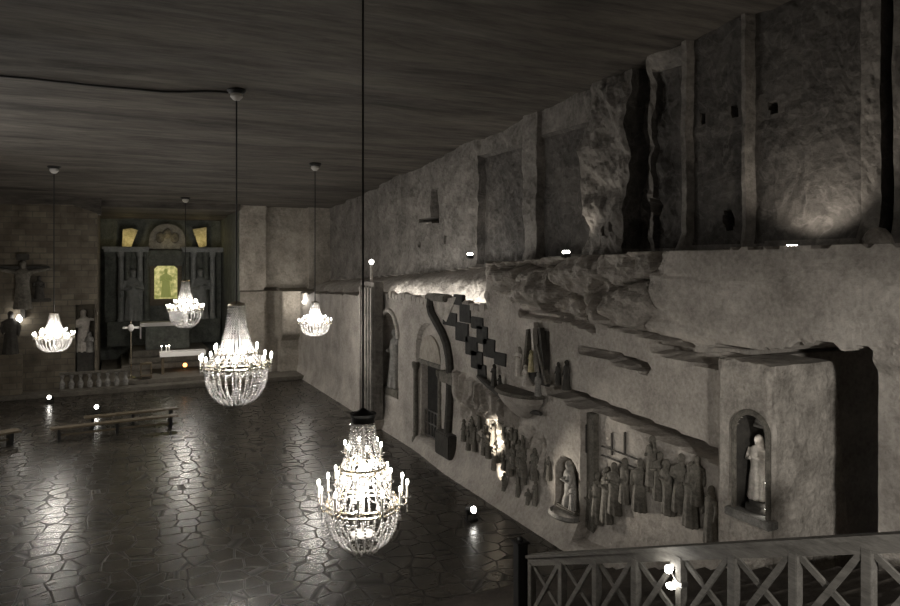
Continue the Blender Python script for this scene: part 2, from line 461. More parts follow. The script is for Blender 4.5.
# --- buttress with a niche, standing proud of the wall
NICHE_NEAR = niche_def(736, 767.5, 414, 513, 9.6, .55)
def buttress():
    y0, y1 = on_x(770, 440, 9.6).y, on_x(720, 440, 9.6).y
    H = 5.12
    Ys = lin(y0, y1, .03); Hs = lin(0, H, .04)
    tops = {y: .12 * fr(y * 3.1, 4, 2) for y in Ys}
    def front(y, h):
        e = .05 * sm(.08, 0, y - y0) + .05 * sm(.15, 0, H - h)
        return 9.6 + e + .02 * fr(y * 2, h * 2, 3, 4) + niche_in(y, h, NICHE_NEAR)
    bm = bmesh.new()
    g = [[bm.verts.new((front(y, h), y, h * (1 + tops[y] / H * sm(H - .6, H, h)))) for y in Ys] for h in Hs]
    for a, b in zip(g, g[1:]):
        for i in range(len(Ys) - 1): bm.faces.new((a[i], a[i + 1], b[i + 1], b[i]))
    nb = 24
    def backx(h): return 11.78 - .62 * h / H
    for col_i, yy in ((0, y0), (len(Ys) - 1, y1)):
        rows = []
        for j, h in enumerate(Hs):
            r = [g[j][col_i]]
            for k in range(1, nb + 1):
                x = 9.65 + (backx(h) - 9.65) * k / nb
                dy = .05 * fr(x * 2.2, h * 1.6, 12 + col_i, 4) if k < nb else 0
                r.append(bm.verts.new((x, yy + dy, h)))
            rows.append(r)
        for a, b in zip(rows, rows[1:]):
            for k in range(nb): bm.faces.new((a[k], a[k + 1], b[k + 1], b[k]))
        if col_i == 0: left = rows
        else: right = rows
    # back and top
    for j in range(len(Hs) - 1):
        bm.faces.new((left[j][-1], right[j][-1], right[j + 1][-1], left[j + 1][-1]))
    top = g[-1] + right[-1][1:] + left[-1][1:][::-1]
    bm.faces.new(top)
    bmesh.ops.recalc_face_normals(bm, faces=bm.faces)
    me = bpy.data.meshes.new('wall_buttress'); bm.to_mesh(me); bm.free()
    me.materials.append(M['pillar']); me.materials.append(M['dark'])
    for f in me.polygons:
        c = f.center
        if c.x > 9.66 and y0 + .1 < c.y < y1 - .1 and c.x < 10.3 and .5 < c.z < 5: f.material_index = 1  # niche faces coloured dark, painting the shade inside
    return structure(link('wall_buttress', me, None))
buttress()

# --- end wall right of the altar recess, with a squared-off panel cut
YE = 42.5
E_PAN = (on_y(266, 290, YE), on_y(308, 204, YE))
def end_y(x, h):
    y = YE + .06 * fr(x * .9, h * .9, 2.2, 5)
    lo, hi = E_PAN
    if lo.x < x < hi.x and lo.z < h < hi.z: y += .35
    if h < on_y(270, 290, YE).z: y -= .25 + .5 * sm(8.6, 9.0, x) * sm(2, 2.5, h)
    q0, q1 = on_y(333, 355, YE), on_y(346, 330, YE)
    if q0.x < x < q1.x and q0.z < h < q1.z + .2: y += 1.0
    if 8.0 < x < 8.9 and h < 5.2: y += .5
    return y
grid_mesh('wall_end', lin(6.6, 14, .08), lin(-.05, 11, .08), lambda x, h: (x, end_y(x, h), h), M['end'])
# recess that holds the altar
r = MB()
r.box((-.8, 50.6, 0), (6.8, 51.2, 11)); r.box((6.6, 42.6, 0), (7.0, 51, 11))
structure(r.build('wall_recess', M['altar']))  # dark altar salt paints the shade of the recess
r = MB(); r.box((-.78, 42.2, 9.72), (6.62, 51, 11.5)); structure(r.build('ceiling_recess', M['ceil']))
structure(MB().box((-5.6, 29.5, -.05), (-5.2, 42, 13)).box((-5.6, -4.4, -.05), (-5.2, 21, 13)).build('wall_left', M['rock']))  # gap left open out of view so the added world fill enters
structure(MB().box((-6, -4.6, -.05), (18, -4.2, 13)).build('wall_back', M['rock']))
# brick-cut block left of the recess
N_BLK = (-1.35, .62, 1.15, 4.6, .8)
def blk_y(x, h): return 41.2 + .03 * fr(x, h, 5) + (.9 if abs(x + 1.33) < .42 and 1.0 < h < 4.55 else 0)
grid_mesh('wall_block', lin(-5.6, -.78, .06), lin(0, 10.3, .08), lambda x, h: (x, blk_y(x, h), h), M['brick'])
structure(MB().box((-1.1, 42.2, 0), (-.78, 51, 10.6)).build('wall_block_side', M['brick']))
structure(MB().prism([Vector((-5.6, 41.0, 9.62)), Vector((-1.9, 41.0, 9.68)), Vector((-.6, 41.0, 9.2)), Vector((-.6, 41.0, 11.2)), Vector((-5.6, 41.0, 11.2))], 0, Vector((0, 1.0, 0))).build('ceiling_beam', M['ceil']))
# sanctuary platform and steps
def platform():
    b = MB()
    b.box((-5.2, 40.3, 0), (10.2, 42.6, .22), .03); b.box((-.7, 41.2, .22), (6.6, 50.6, .45), .03)
    b.box((.4, 45.0, .45), (6.0, 50.6, .75), .03); b.box((.8, 45.6, .75), (5.6, 50.6, 1.05), .03); b.box((1.0, 46.2, 1.05), (5.3, 50.6, 1.4), .03)
    return structure(b.build('floor_platform', M['step']))
platform()

# --- stairs going down beside the right wall, in the foreground
RA = Vector((5.81, 9.3, 2.32)); RB = Vector((6.26, 4.22, 4.33))
slope = (RB.z - RA.z) / (RA.y - RB.y)
def rail_x(y): return RA.x + (RB.x - RA.x) * (RA.y - y) / (RA.y - RB.y)
def rail_z(y): return RA.z + slope * (RA.y - y)
STEP = .42
def stairs():
    b = MB()
    y = 12.6; z = 0
    while y > 2.5:
        z = rail_z(y - STEP) - 1.0
        if z > .1: b.box((rail_x(y) - .12, y - STEP, max(0, z - 1.6)), (9.3, y, z), .012)
        y -= STEP
    return structure(b.build('stairs', M['stairs']))
stairs()

# ------------------------------------------------------------------ carved figures
def remeshed(bm, vox):
    me = bpy.data.meshes.new('tmp'); bm.to_mesh(me); bm.free()
    o = bpy.data.objects.new('tmp', me); COL.objects.link(o)
    md = o.modifiers.new('r', 'REMESH'); md.mode = 'VOXEL'; md.voxel_size = vox; md.use_smooth_shade = True
    s = o.modifiers.new('s', 'SMOOTH'); s.iterations = 2
    dg = bpy.context.evaluated_depsgraph_get(); dg.update()
    out = bpy.data.meshes.new_from_object(o.evaluated_get(dg))
    bpy.data.objects.remove(o); bpy.data.meshes.remove(me)
    out.polygons.foreach_set('use_smooth', [True] * len(out.polygons))
    return out
def figure_mesh(pose='pray', vox=.014, hair=True):
    b = MB(); bm = b.bm
    if pose == 'kneel':
        prof = [(0, .17, .26, .09), (.10, .165, .25, .09), (.2, .15, .17, .05), (.34, .13, .12, 0), (.42, .135, .1, -.01), (.52, .14, .1, -.02), (.60, .15, .085, -.03), (.635, .1, .07, -.03), (.66, .046, .046, -.03), (.7, .042, .042, -.035)]
        hz = .745; sz = .595
    else:
        lean = {'lean': .07}.get(pose, 0)
        prof = [(0, .165, .14, 0), (.03, .17, .14, 0), (.15, .155, .13, 0), (.35, .14, .115, 0), (.5, .122, .10, -lean * .4), (.58, .125, .1, -lean * .6), (.68, .142, .1, -lean * .8), (.775, .15, .082, -lean), (.812, .1, .068, -lean), (.84, .046, .046, -lean), (.88, .042, .044, -lean)]
        hz = .925; sz = .775
    cyh = prof[-1][3]
    rings = []; n = 28
    for z, rx, ry, oy in prof:
        rg = []
        fold = max(0, (sz - .25 - z)) * .035
        for k in range(n):
            a = 2 * PI * k / n
            q = 1 + (fold / rx) * math.sin(9 * a + 3 * z) if z < sz - .2 else 1
            rg.append(bm.verts.new((rx * q * math.cos(a), ry * q * math.sin(a) + oy, z)))
        rings.append(rg)
    for a, c in zip(rings, rings[1:]):
        for k in range(n): bm.faces.new((a[k], a[(k + 1) % n], c[(k + 1) % n], c[k]))
    bm.faces.new(rings[0][::-1]); bm.faces.new(rings[-1])
    b.ball((0, cyh - .008, hz), .062, 3, (.88, 1.05, 1.2))
    b.ball((0, cyh - .075, hz - .008), .014, 1, (.8, 1, 1.5))           # nose
    b.ball((0, cyh - .055, hz - .055), .02, 1)                            # chin
    if hair: b.ball((0, cyh + .018, hz + .012), .07, 2, (.98, .95, 1.08)); b.tube([(0, cyh + .04, hz), (0, cyh + .06, hz - .12)], [.06, .07])
    def arm(s, el, ha):
        b.tube([(s * .135, cyh, sz - .005), (s * el[0], el[1] + cyh, el[2]), (s * ha[0], ha[1] + cyh, ha[2])], [.047, .04, .026], 10)
        b.ball((s * ha[0], ha[1] + cyh, ha[2]), .03, 1, (.8, 1, 1.2))
    if pose == 'raise':
        arm(1, (.24, -.05, sz - .02), (.27, -.1, sz + .15)); arm(-1, (.17, -.03, sz - .17), (.06, -.13, sz - .16))
    elif pose == 'down':
        arm(1, (.18, .0, sz - .17), (.17, -.05, sz - .34)); arm(-1, (.18, .0, sz - .17), (.13, -.1, sz - .28))
    elif pose == 'cross':
        arm(1, (.33, 0, sz + .03), (.5, 0, sz + .06)); arm(-1, (.33, 0, sz + .03), (.5, 0, sz + .06))
    else:
        arm(1, (.175, -.04, sz - .17), (.03, -.15, sz - .10)); arm(-1, (.175, -.04, sz - .17), (.03, -.15, sz - .12))
    bmesh.ops.recalc_face_normals(bm, faces=bm.faces)
    return remeshed(bm, vox)
FIG = {k: figure_mesh(k) for k in ('pray', 'raise', 'down', 'lean', 'kneel', 'cross')}
def fig(name, pose, m, h, loc, rz, parent=None, depth=1.0):
    me = FIG[pose]
    o = bpy.data.objects.new(name, me); COL.objects.link(o)
    if not me.materials: me.materials.append(m)
    o.material_slots[0].link = 'OBJECT'; o.material_slots[0].material = m
    if parent: o.parent = parent
    o.location = loc; o.rotation_euler = (0, 0, rz); o.scale = (h, h * depth, h)
    return o

# near relief: a file of robed figures in the recessed panel
XR = 10.30
base = on_x(650, 560, XR)
rel = thing('relief_panel', 'carved relief of a file of robed figures in the recess right of the round niche', 'relief', base)
NEAR = [(589, 482, 526, 'pray'), (598, 472, 523, 'down'), (607, 467, 522, 'pray'), (615.5, 462, 514, 'lean'), (624.5, 458, 503, 'down'), (640, 459, 511, 'down'),
        (652, 436, 486, 'raise'), (660, 452, 500, 'pray'), (669, 459, 514, 'lean'), (681, 454, 512, 'raise'), (691, 462, 526, 'pray'), (697, 456, 505, 'down'), (711, 486, 543, 'down')]
for i, (px, t, bt, ps) in enumerate(NEAR):
    a = on_x(px, bt, XR - .05); c = on_x(px, t, XR - .05)
    fig('robed_figure', ps, M['relief'], c.z - a.z, a - base, -PI / 2 + (.35 if i % 2 else -.25), rel, .9)
# light incised panel joints in the relief field
pl = MB()
for p0, p1 in (((612, 433), (612, 455)), ((625, 432), (625, 455)), ((602, 446), (640, 460)), ((602, 455), (636, 468))):
    pl.beam(on_x(*p0, XR - .01), on_x(*p1, XR - .01), .03, .05, Vector((1, 0, 0)))
o = pl.build('incised_line', M['dark'], rel); o.location = -base
# pilaster strip at its left end
a = on_x(583, 545, XR); c = on_x(599, 414, XR)
pb = MB().box((XR - .14, c.y, a.z), (XR + .05, a.y, c.z), .02)
e0 = on_x(586, 450, XR); e1 = on_x(592, 424, XR)
o = pb.build('pilaster', M['relief'], rel); o.location = -base
o = MB().box((XR - .17, e1.y, e0.z), (XR - .1, e0.y, e1.z), .01).build('sunk_panel', M['dark'], rel); o.location = -base

# far relief: a crowd scene on the flaring wall
XC = 9.98
base = on_x(505, 480, XC)
crowd = thing('relief_panel', 'carved crowd relief lit by a floor spotlight left of the round niche', 'relief', base)
CR = []
for px, bt, h, ps in ((465, 441, 22, 'down'), (468.5, 450, 24, 'pray'), (472, 444, 26, 'lean'), (476, 451, 24, 'down'), (480, 440, 22, 'raise'), (484, 455, 26, 'pray'),
                      (490, 432, 22, 'raise'), (491, 458, 24, 'lean'), (496, 445, 26, 'pray'), (499, 462, 22, 'kneel'), (503, 440, 24, 'down'), (504, 470, 24, 'kneel'),
                      (509, 460, 26, 'lean'), (513, 475, 26, 'pray'), (516, 452, 25, 'down'), (520, 482, 28, 'down'), (524, 466, 27, 'raise'), (529, 476, 30, 'lean'),
                      (535, 480, 32, 'down'), (538, 505, 25, 'pray'), (532, 504, 20, 'kneel'), (521, 496, 24, 'down'), (508, 490, 22, 'kneel'), (549, 480, 24, 'pray'), (543, 478, 24, 'down'),
                      (487, 446, 22, 'lean'), (500, 430, 22, 'pray'), (507, 446, 22, 'raise'), (512, 440, 20, 'kneel'), (494, 470, 22, 'down'), (517, 468, 24, 'lean'), (526, 484, 24, 'pray'), (474, 430, 18, 'kneel'), (482, 428, 20, 'pray'), (522, 448, 20, 'down'), (530, 458, 20, 'lean')):
    a = on_x(px, bt, XC); c = on_x(px, bt - h, XC)
    xx = min(wall_x(a.y, a.z + .1), wall_x(a.y, (a.z + c.z) / 2)) - .02
    a.x = xx
    fig('carved_figure', ps, M['relief'], c.z - a.z, a - base, -PI / 2 + random.uniform(-.5, .5), crowd, .9)

# pulpit with its fluted bowl, the blocks painting stepped parapet shade beside it
pc = on_x(524, 395, 9.95)
pul = thing('pulpit', 'half-round carved salt pulpit jutting from the right wall above the crowd relief', 'pulpit', pc)
b = MB()
b.lathe([(.05, -.62), (.18, -.55), (.34, -.40), (.50, -.22), (.60, -.05), (.60, .05)], 28, (0, 0, 0), PI / 2, 3 * PI / 2, (1, 1.55))
b.build('bowl', M['rock'], pul, smooth=True)
b = MB(); b.lathe([(.0, .05), (.66, .05), (.70, .09), (.66, .15), (.0, .15)], 28, (0, 0, 0), PI / 2, 3 * PI / 2, (1, 1.5)); b.build('rim', M['relief'], pul)
b = MB()
pts = [on_x(px, py, 9.86) - pc for px, py in ((478, 376), (490, 386), (502, 395), (514, 403), (526, 409), (541, 414))]
b.tube(pts, [.06, .10, .11, .11, .10, .05], 8); b.build('curved_moulding', M['dark'], pul)
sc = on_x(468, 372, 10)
st = thing('parapet_shade', 'black stepped blocks standing for parapet shadows between the ogee arch and the pulpit', 'parapet', sc)
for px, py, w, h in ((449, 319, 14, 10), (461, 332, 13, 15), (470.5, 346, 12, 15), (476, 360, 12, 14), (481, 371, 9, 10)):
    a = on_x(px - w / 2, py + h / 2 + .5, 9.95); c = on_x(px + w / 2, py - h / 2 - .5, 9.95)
    MB().box((9.965, c.y, a.z), (10.1, a.y, c.z), .02).build('outer_step_shade', M['shadow'], st).location = -sc  # black blocks paint the shadowed zigzags of the parapets
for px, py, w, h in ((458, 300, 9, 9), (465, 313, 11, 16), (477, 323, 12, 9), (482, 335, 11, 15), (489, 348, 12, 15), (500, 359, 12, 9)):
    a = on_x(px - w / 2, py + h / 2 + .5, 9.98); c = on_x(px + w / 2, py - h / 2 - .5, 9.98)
    MB().box((9.965, c.y, a.z), (10.1, a.y, c.z), .02).build('inner_step_shade', M['shadow'], st).location = -sc
# figures standing at the pulpit
for (px, bt, tp, ps, lb, mt) in ((494, 386, 364, 'pray', 'small dark figure at the foot of the stepped parapet shading', 'dark'),
                                 (500, 388, 372, 'kneel', 'small kneeling dark figure left of the pulpit bowl', 'dark')):
    a = on_x(px, bt, 9.86); c = on_x(px, tp, 9.86)
    tag(fig('carved_statue', ps, M[mt], c.z - a.z, a, -PI / 2), lb, 'statue')
# nativity shrine above the pulpit
nb = on_x(527, 390, 9.9)
sh = thing('shrine', 'dark upright shrine frame with slanted beams behind the nativity figures on the pulpit', 'shrine', nb)
def px_beam(name, p0, p1, w, t, X, m, par, base):
    b = MB(); b.beam(on_x(*p0, X), on_x(*p1, X), w, t, Vector((1, 0, 0))); o = b.build(name, m, par); o.location = -base; return o
px_beam('post', (530, 326), (526, 372), .10, .16, 9.88, M['relief'], sh, nb)
px_beam('post', (534, 328), (536, 372), .10, .14, 9.84, M['statue'], sh, nb)
px_beam('slanted_beam', (538, 345), (548, 384), .10, .14, 9.84, M['relief'], sh, nb)
px_beam('slanted_beam', (541, 328), (546, 372), .10, .14, 9.88, M['dark'], sh, nb)
px_beam('lintel', (526, 327), (536, 325), .14, .14, 9.84, M['statue'], sh, nb)
o = MB().box((9.95, on_x(548, 360, 9.95).y, on_x(540, 385, 9.95).z), (10.03, on_x(526, 360, 9.95).y, on_x(540, 330, 9.95).z), .02).build('back_panel', M['dark'], sh); o.location = -nb
for (px, bt, tp, ps, lb, mt) in ((519, 376, 347, 'pray', 'pale standing figure left of the shrine posts on the pulpit', 'statue'),
                                 (526, 386, 360, 'kneel', 'pale kneeling figure at the centre of the pulpit shrine', 'statue'),
                                 (531, 372, 350, 'raise', 'amber-toned figure under the shrine lintel', 'amber'),
                                 (538, 396, 372, 'down', 'grey figure right of the kneeling one on the pulpit rim', 'graystatue')):
    a = on_x(px, bt, 9.72); c = on_x(px, tp, 9.72)
    tag(fig('nativity_figure', ps, M[mt], c.z - a.z, a, -PI / 2 + random.uniform(-.4, .4)), lb, 'statue')
for (px, bt, tp, lb) in ((558, 385, 362, 'left of two dark slender figures at the start of the long groove'), (566.5, 390, 360, 'right and taller of two dark slender figures at the start of the long groove')):
    a = on_x(px, bt, 9.93); c = on_x(px, tp, 9.93)
    o = fig('carved_statue', 'down', M['dark'], c.z - a.z, a, -PI / 2); o.scale.x *= .8
    tag(o, lb, 'statue', None)

# statues in niches
cy, w, z0, z1, d = NICHE_NEAR
t = thing('niche_statue', 'pale veiled statue in the arched niche of the near buttress', 'statue', (9.84, cy, z0 + .02))
fig('body', 'pray', M['statue'], 1.08, (0, .07, .16), -PI / 2, t)
MB().lathe([(.26, 0), (.26, .08), (.2, .1), (.2, .16)], 20).build('plinth', M['dark'], t)
t = thing('niche_surround', 'dark carved surround and sill of the arched niche in the near buttress', 'frame', (9.58, cy, z0))  # carved frame only; the niche hollow belongs to the buttress
for s in (-1, 1):
    b = MB(); b.tube([(0, s * (w + .03), 0), (0, s * (w + .03), z1 - w - z0)], .045, 8); b.build('colonnette', M['relief'], t)
b = MB(); b.tube([(0, (w + .03) * math.cos(PI * k / 16), z1 - w - z0 + (w + .03) * math.sin(PI * k / 16)) for k in range(17)], .05, 8); b.build('arch_moulding', M['relief'], t)
b = MB(); b.box((-.12, -w - .14, -.14), (.12, w + .14, 0), .02); b.build('sill', M['graystatue'], t)
b = MB()
for k in range(9):   # shell ribs in the vault of the niche
    a = PI * (k + .5) / 9
    b.tube([(.50, 0, z1 - w - z0), (.42, w * .9 * math.cos(a), z1 - w - z0 + w * .9 * math.sin(a))], [.02, .05], 6)
b.build('shell_vault', M['graystatue'], t)
for dz, lb in ((.55, 'upper of two small lamps inside the right edge of the buttress niche'), (.12, 'lower of two small lamps inside the right edge of the buttress niche')):
    o = thing('niche_lamp', lb, 'lamp', (9.72, cy - w + .07, z0 + dz))
    MB().box((-.04, -.07, -.03), (.05, 0, .03), .01).build('housing', M['metal'], o)
    MB().ball((-.05, 0, .01), .03, 2).build('bulb', M['lens'], o)
point((9.66, cy - .06, z0 + 1.25), 1.0, (1, .93, .84), .05)
cy, w, z0, z1, d = NICHE_ROUND
t = thing('niche_statue', 'pale seated pair carved in the round niche between the two reliefs', 'statue', (10.12, cy, z0 + .02))
fig('body', 'kneel', M['graystatue'], 1.35, (.05, .08, .1), -PI / 2 - .3, t)
fig('child', 'pray', M['graystatue'], .62, (-.12, -.22, .1), -PI / 2 + .2, t)
MB().box((-.2, -w * .85, 0), (.3, w * .85, .1), .03).build('plinth', M['relief'], t)
b = MB(); b.lathe([(w + .02, -.10), (w + .08, -.05), (w + .02, .02)], 20, (9.98, cy, z0), PI / 2, 3 * PI / 2, (.7, 1))
tag(b.build('niche_sill', M['graystatue'], origin=(9.98, cy, z0)), 'half-round carved sill under the round niche', 'sill')
cy, w, z0, z1, d = NICHE_FAR
t = thing('niche_statue', 'grey statue in the far arched niche left of the doorway', 'statue', (10.3, cy, z0 + .02))
fig('body', 'raise', M['graystatue'], (z1 - z0) * .72, (0, 0, .3), -PI / 2, t)
MB().box((-.3, -w * .9, 0), (.3, w * .9, .3), .03).build('plinth', M['relief'], t)
b = MB(); b.tube([(9.97, cy + (w + .06) * math.cos(PI * k / 16), z1 - w + (w + .06) * math.sin(PI * k / 16)) for k in range(17)], .09, 8)
tag(b.build('niche_moulding', M['statue'], origin=(9.97, cy, z1)), 'pale arch moulding over the far niche left of the doorway', 'moulding')

# doorway
cy, w, z0, z1, d = NICHE_DOOR
t = thing('doorway', 'arched doorway with dark opening and carved tympanum under the ogee moulding', 'doorway', (10.0, cy, 0.0))
zi = NICHE_DOORIN[3]
MB().box((.06, -w * .95, zi - .02), (.4, w * .95, zi + .16), .03).build('lintel', M['relief'], t)
b = MB(); b.lathe([(.02, -.06), (w * .86, -.04), (w * .86, .06), (.02, .08)], 20, (0, 0, 0), 0, PI)
me = b.data('tympanum'); me.transform(Matrix.Rotation(PI / 2, 4, 'X')); me.transform(Matrix.Rotation(-PI / 2, 4, 'Z')); me.transform(Matrix.Translation((.13, 0, zi + .16)))
link('tympanum', me, M['end'], t)
for s in (-1, 1):
    b = MB(); b.lathe([(.15, .1), (.15, .35), (.10, .42), (.09, zi - .3), (.15, zi - .15), (.15, zi)], 14, (.0, s * (w + .02), 0)); b.build('colonnette', M['relief'], t, smooth=False)
MB().box((.36, -w * .84, z0), (.44, w * .84, zi), .01).build('opening_shade', M['shadow'], t)  # black sheet painting the shade of the open doorway
gz = MB()
for k in range(7):
    yy = -w * .75 + 1.5 * w * k / 6
    gz.beam((.25, yy, z0), (.25, yy, z0 + 1.05), .03, .03, Vector((0, 1, 0)))
for q in (.15, .6, 1.05): gz.beam((.25, -w * .78, z0 + q), (.25, w * .78, z0 + q), .04, .04)
gz.build('gate', M['steel'], t)
og = thing('ogee_arch', 'dark ogee moulding and pilaster curling over the doorway', 'moulding', on_x(447, 447, 9.95))
ob = on_x(447, 447, 9.95)
b = MB(); pp = [on_x(px, py, 9.93) for px, py in ((431, 298), (430, 306), (432, 314), (437, 323), (443, 334), (447, 345), (449.5, 358), (450.5, 375), (450, 400), (448.5, 425), (447, 446))]
b.tube(pp, .15, 8); b.build('moulding', M['dark'], og).location = -ob
a = on_x(440, 452, 9.9); c = on_x(454, 436, 9.9)
MB().box((9.7, c.y, a.z), (10.1, a.y, c.z), .04).build('base', M['dark'], og).location = -ob
a = on_x(442, 381, 9.9); c = on_x(455, 374, 9.9)
MB().box((9.78, c.y, a.z), (10.1, a.y, c.z), .03).build('capital', M['relief'], og).location = -ob
b = MB(); b.prism([on_x(*q, 9.96) for q in ((432, 300), (456, 297), (446, 322), (438, 314))], 0, Vector((.1, 0, 0))); b.build('gable', M['pillar'], og).location = -ob
a = on_x(427, 300, 9.9); c = on_x(446, 295, 9.9)
MB().box((9.8, c.y, a.z), (10.2, a.y, c.z), .05).build('cornice', M['relief'], og).location = -ob

# pylon with a lamp on top
py0 = on_z(371, 387, 0.0)
PX = 9.72
a = on_x(365, 388, PX); c = on_x(379, 282, PX)
pyl = thing('fluted_pylon', 'tall fluted salt pylon at the far end of the right wall', 'pylon', (PX, (a.y + c.y) / 2, 0))
hw = (a.y - c.y) / 2
MB().box((-.2, -hw, .35), (.2, hw, c.z), .03).build('shaft', M['upper'], pyl)
for k in range(5):
    yy = -hw + hw * 2 * (k + .5) / 5
    MB().box((-.30, yy - .13, .4), (-.15, yy + .13, c.z - .2), .04).build('flute', M['upper'], pyl)
MB().box((-.36, -hw * 1.15, 0), (.2, hw * 1.15, .35), .03).build('base', M['end'], pyl)
tp = on_x(371.5, 262, PX)
lt = thing('pole_lamp', 'slender pale pole with a bright bulb standing on top of the pylon', 'lamp', (PX, tp.y, c.z))
MB().tube([(0, 0, 0), (0, 0, tp.z - c.z - .1)], .07, 8).build('pole', M['statue'], lt)
MB().ball((0, 0, tp.z - c.z), .10, 2).build('bulb', M['lens'], lt)
# white slab leaning at the foot of the pylon
a = on_z(358, 372, .9)
t = thing('lectern', 'low stand with a bright white slanted top in front of the pylon', 'lectern', (a.x, a.y, 0))
b = MB(); b.box((-.55, -.5, -.05), (.55, .5, .05), .01, Matrix.Translation((0, 0, 1.05)) @ Matrix.Rotation(-.35, 4, 'Y')); b.build('white_top', M['cloth'], t)
MB().box((-.3, -.25, 0), (.3, .25, .95), .02).build('stand', M['relief'], t)

# ------------------------------------------------------------------ altar
YA = 49.6
ctr = 3.02
alt = thing('altarpiece', 'dark green salt altarpiece with paired columns filling the end recess', 'altarpiece', (ctr, YA, 1.4))
def aw(px, py, Y=YA):
    p = on_y(px, py, Y); return Vector((p.x - ctr, Y - YA, p.z - 1.4))
zb = 0.0; zt = aw(160, 252).z; zc = aw(160, 245).z
MB().box((-3.55, .35, 0), (3.55, .9, zt), .02).build('back_wall', M['altar'], alt)
MB().box((-3.4, -.2, 0), (-1.15, .4, 1.55), .03).build('pedestal', M['altar'], alt)
MB().box((1.15, -.2, 0), (3.4, .4, 1.55), .03).build('pedestal', M['altar'], alt)
for px in (121, 127.5, 140, 146.5, 187, 193.5, 206, 212.5):
    x = aw(px, 280).x
    b = MB(); H = zt - 1.55
    b.lathe([(.24, 0), (.24, .12), (.19, .2), (.185, H * .5), (.16, H - .35), (.2, H - .28), (.27, H - .05), (.27, H)], 16, (x, 0, 1.55))
    b.build('column', M['column'] if px in (121, 140, 193.5, 212.5) else M['altar'], alt)
for s in (-1, 1):
    MB().box((s * 2.3 - 1.3, -.35, zt), (s * 2.3 + 1.3, .9, zt + .18), .02).build('entablature', M['column'], alt)
    MB().box((s * 2.3 - 1.4, -.45, zt + .18), (s * 2.3 + 1.4, .9, zt + .32), .03).build('cornice', M['column'], alt)
MB().box((-1.05, -.1, zt - .9), (1.05, .6, zt + .1), .03).build('lintel', M['altar'], alt)
# centre panel and its glowing icon with cut upper corners
def cutrect(px0, px1, py0, py1, cut, Y):
    a, c = aw(px0, py1), aw(px1, py0)
    return [Vector((a.x, Y, a.z)), Vector((c.x, Y, a.z)), Vector((c.x, Y, c.z - cut)), Vector((c.x - cut, Y, c.z)), Vector((a.x + cut, Y, c.z)), Vector((a.x, Y, c.z - cut))]
MB().prism(cutrect(150, 182, 259, 306, .3, .2), 0, Vector((0, .2, 0))).build('icon_frame', M['bench'], alt)
MB().prism(cutrect(154.5, 177.5, 264.5, 299, .28, .1), 0, Vector((0, .12, 0))).build('icon', M['icon'], alt)['label'] = 'glowing yellow-green icon panel'
fg = aw(166, 297.5)
fig('icon_figure', 'pray', mat('icon_figure_salt', (.3, .32, .12), .6, emit=(.3, .32, .09), estr=.5), 1.85, (fg.x, .09, fg.z), 0, alt, .5)
# attic: carved shell-topped centre with two raking amber volutes
a, c = aw(149, 249), aw(186, 224)
b = MB(); cx = (a.x + c.x) / 2; rr = (c.x - a.x) / 2
b.prism([Vector((cx + rr * math.cos(PI * k / 20), .25, a.z + (c.z - a.z) * math.sin(PI * k / 20) ** .6)) for k in range(21)], 0, Vector((0, .35, 0)))
b.build('attic_panel', M['graystatue'], alt)
b = MB()
for k in range(3): b.ball((cx + (k - 1) * .45, .2, a.z + .75 + (.25 if k == 1 else 0)), .28, 2, (1, .5, 1.3))
b.build('attic_carving', M['relief'], alt)
for pts in (((122, 247), (131, 248), (138, 230), (132, 228), (123, 229)), ((193, 229), (207, 227), (207, 246), (200, 248), (197, 240))):
    b = MB(); b.prism([aw(*q) + Vector((0, .3, 0)) for q in pts], 0, Vector((0, .3, 0))); b.build('volute', M['amber'], alt)
for px, lb in ((133, 'grey saint statue between the left pair of altar columns'), (200.5, 'grey saint statue between the right pair of altar columns')):
    p = on_y(px, 305, YA - .02)
    fig_o = fig('saint_statue', 'pray', M['column'], 3.3, (p.x, YA - .02, 2.96), 0)
    tag(fig_o, lb, 'statue')
for px in (128, 168, 201):
    p = on_y(px, 244, YA + .02); point((p.x, YA - .35, p.z + .35), 11 if px != 168 else 4, (1, .82, .42), .08)
# mensa in front of the altarpiece
p = on_y(165, 345, 47.0)
t = thing('altar_table', 'raised stone altar with a narrow white cloth below the glowing icon', 'altar', (3.0, 47.2, 1.4))
MB().box((-1.25, -.45, 0), (1.25, .45, 1.5), .03).build('block', M['altar'], t)
MB().box((-1.5, -.6, 1.5), (1.5, .55, 1.62), .03).build('slab', M['column'], t)
b = MB(); b.box((-1.52, -.63, 1.62), (1.52, .3, 1.65)); b.box((-1.52, -.66, 1.42), (1.52, -.63, 1.65)); b.box((-1.56, -.63, .7), (-1.5, .3, 1.65)); b.build('altar_cloth', M['cloth'], t)
p = on_y(183, 372, 42.6)
t = thing('communion_table', 'free-standing altar table with a bright white top in front of the altar steps', 'table', (p.x, 43.0, .45))
MB().box((-1.25, -.4, 1.1), (1.25, .4, 1.2), .02).build('table_top', M['bench'], t)
MB().box((-1.22, -.43, 1.2), (1.22, .43, 1.23)).build('table_cloth', M['cloth'], t)
b = MB(); b.box((-1.22, -.46, .98), (1.22, -.43, 1.23)); b.build('cloth_drop', M['cloth'], t)
for sx in (-1, 1):
    for sy in (-1, 1):
        MB().box((sx * 1.05 - .07, sy * .3 - .07, 0), (sx * 1.05 + .07, sy * .3 + .07, 1.1), .01).build('leg', M['bench'], t)
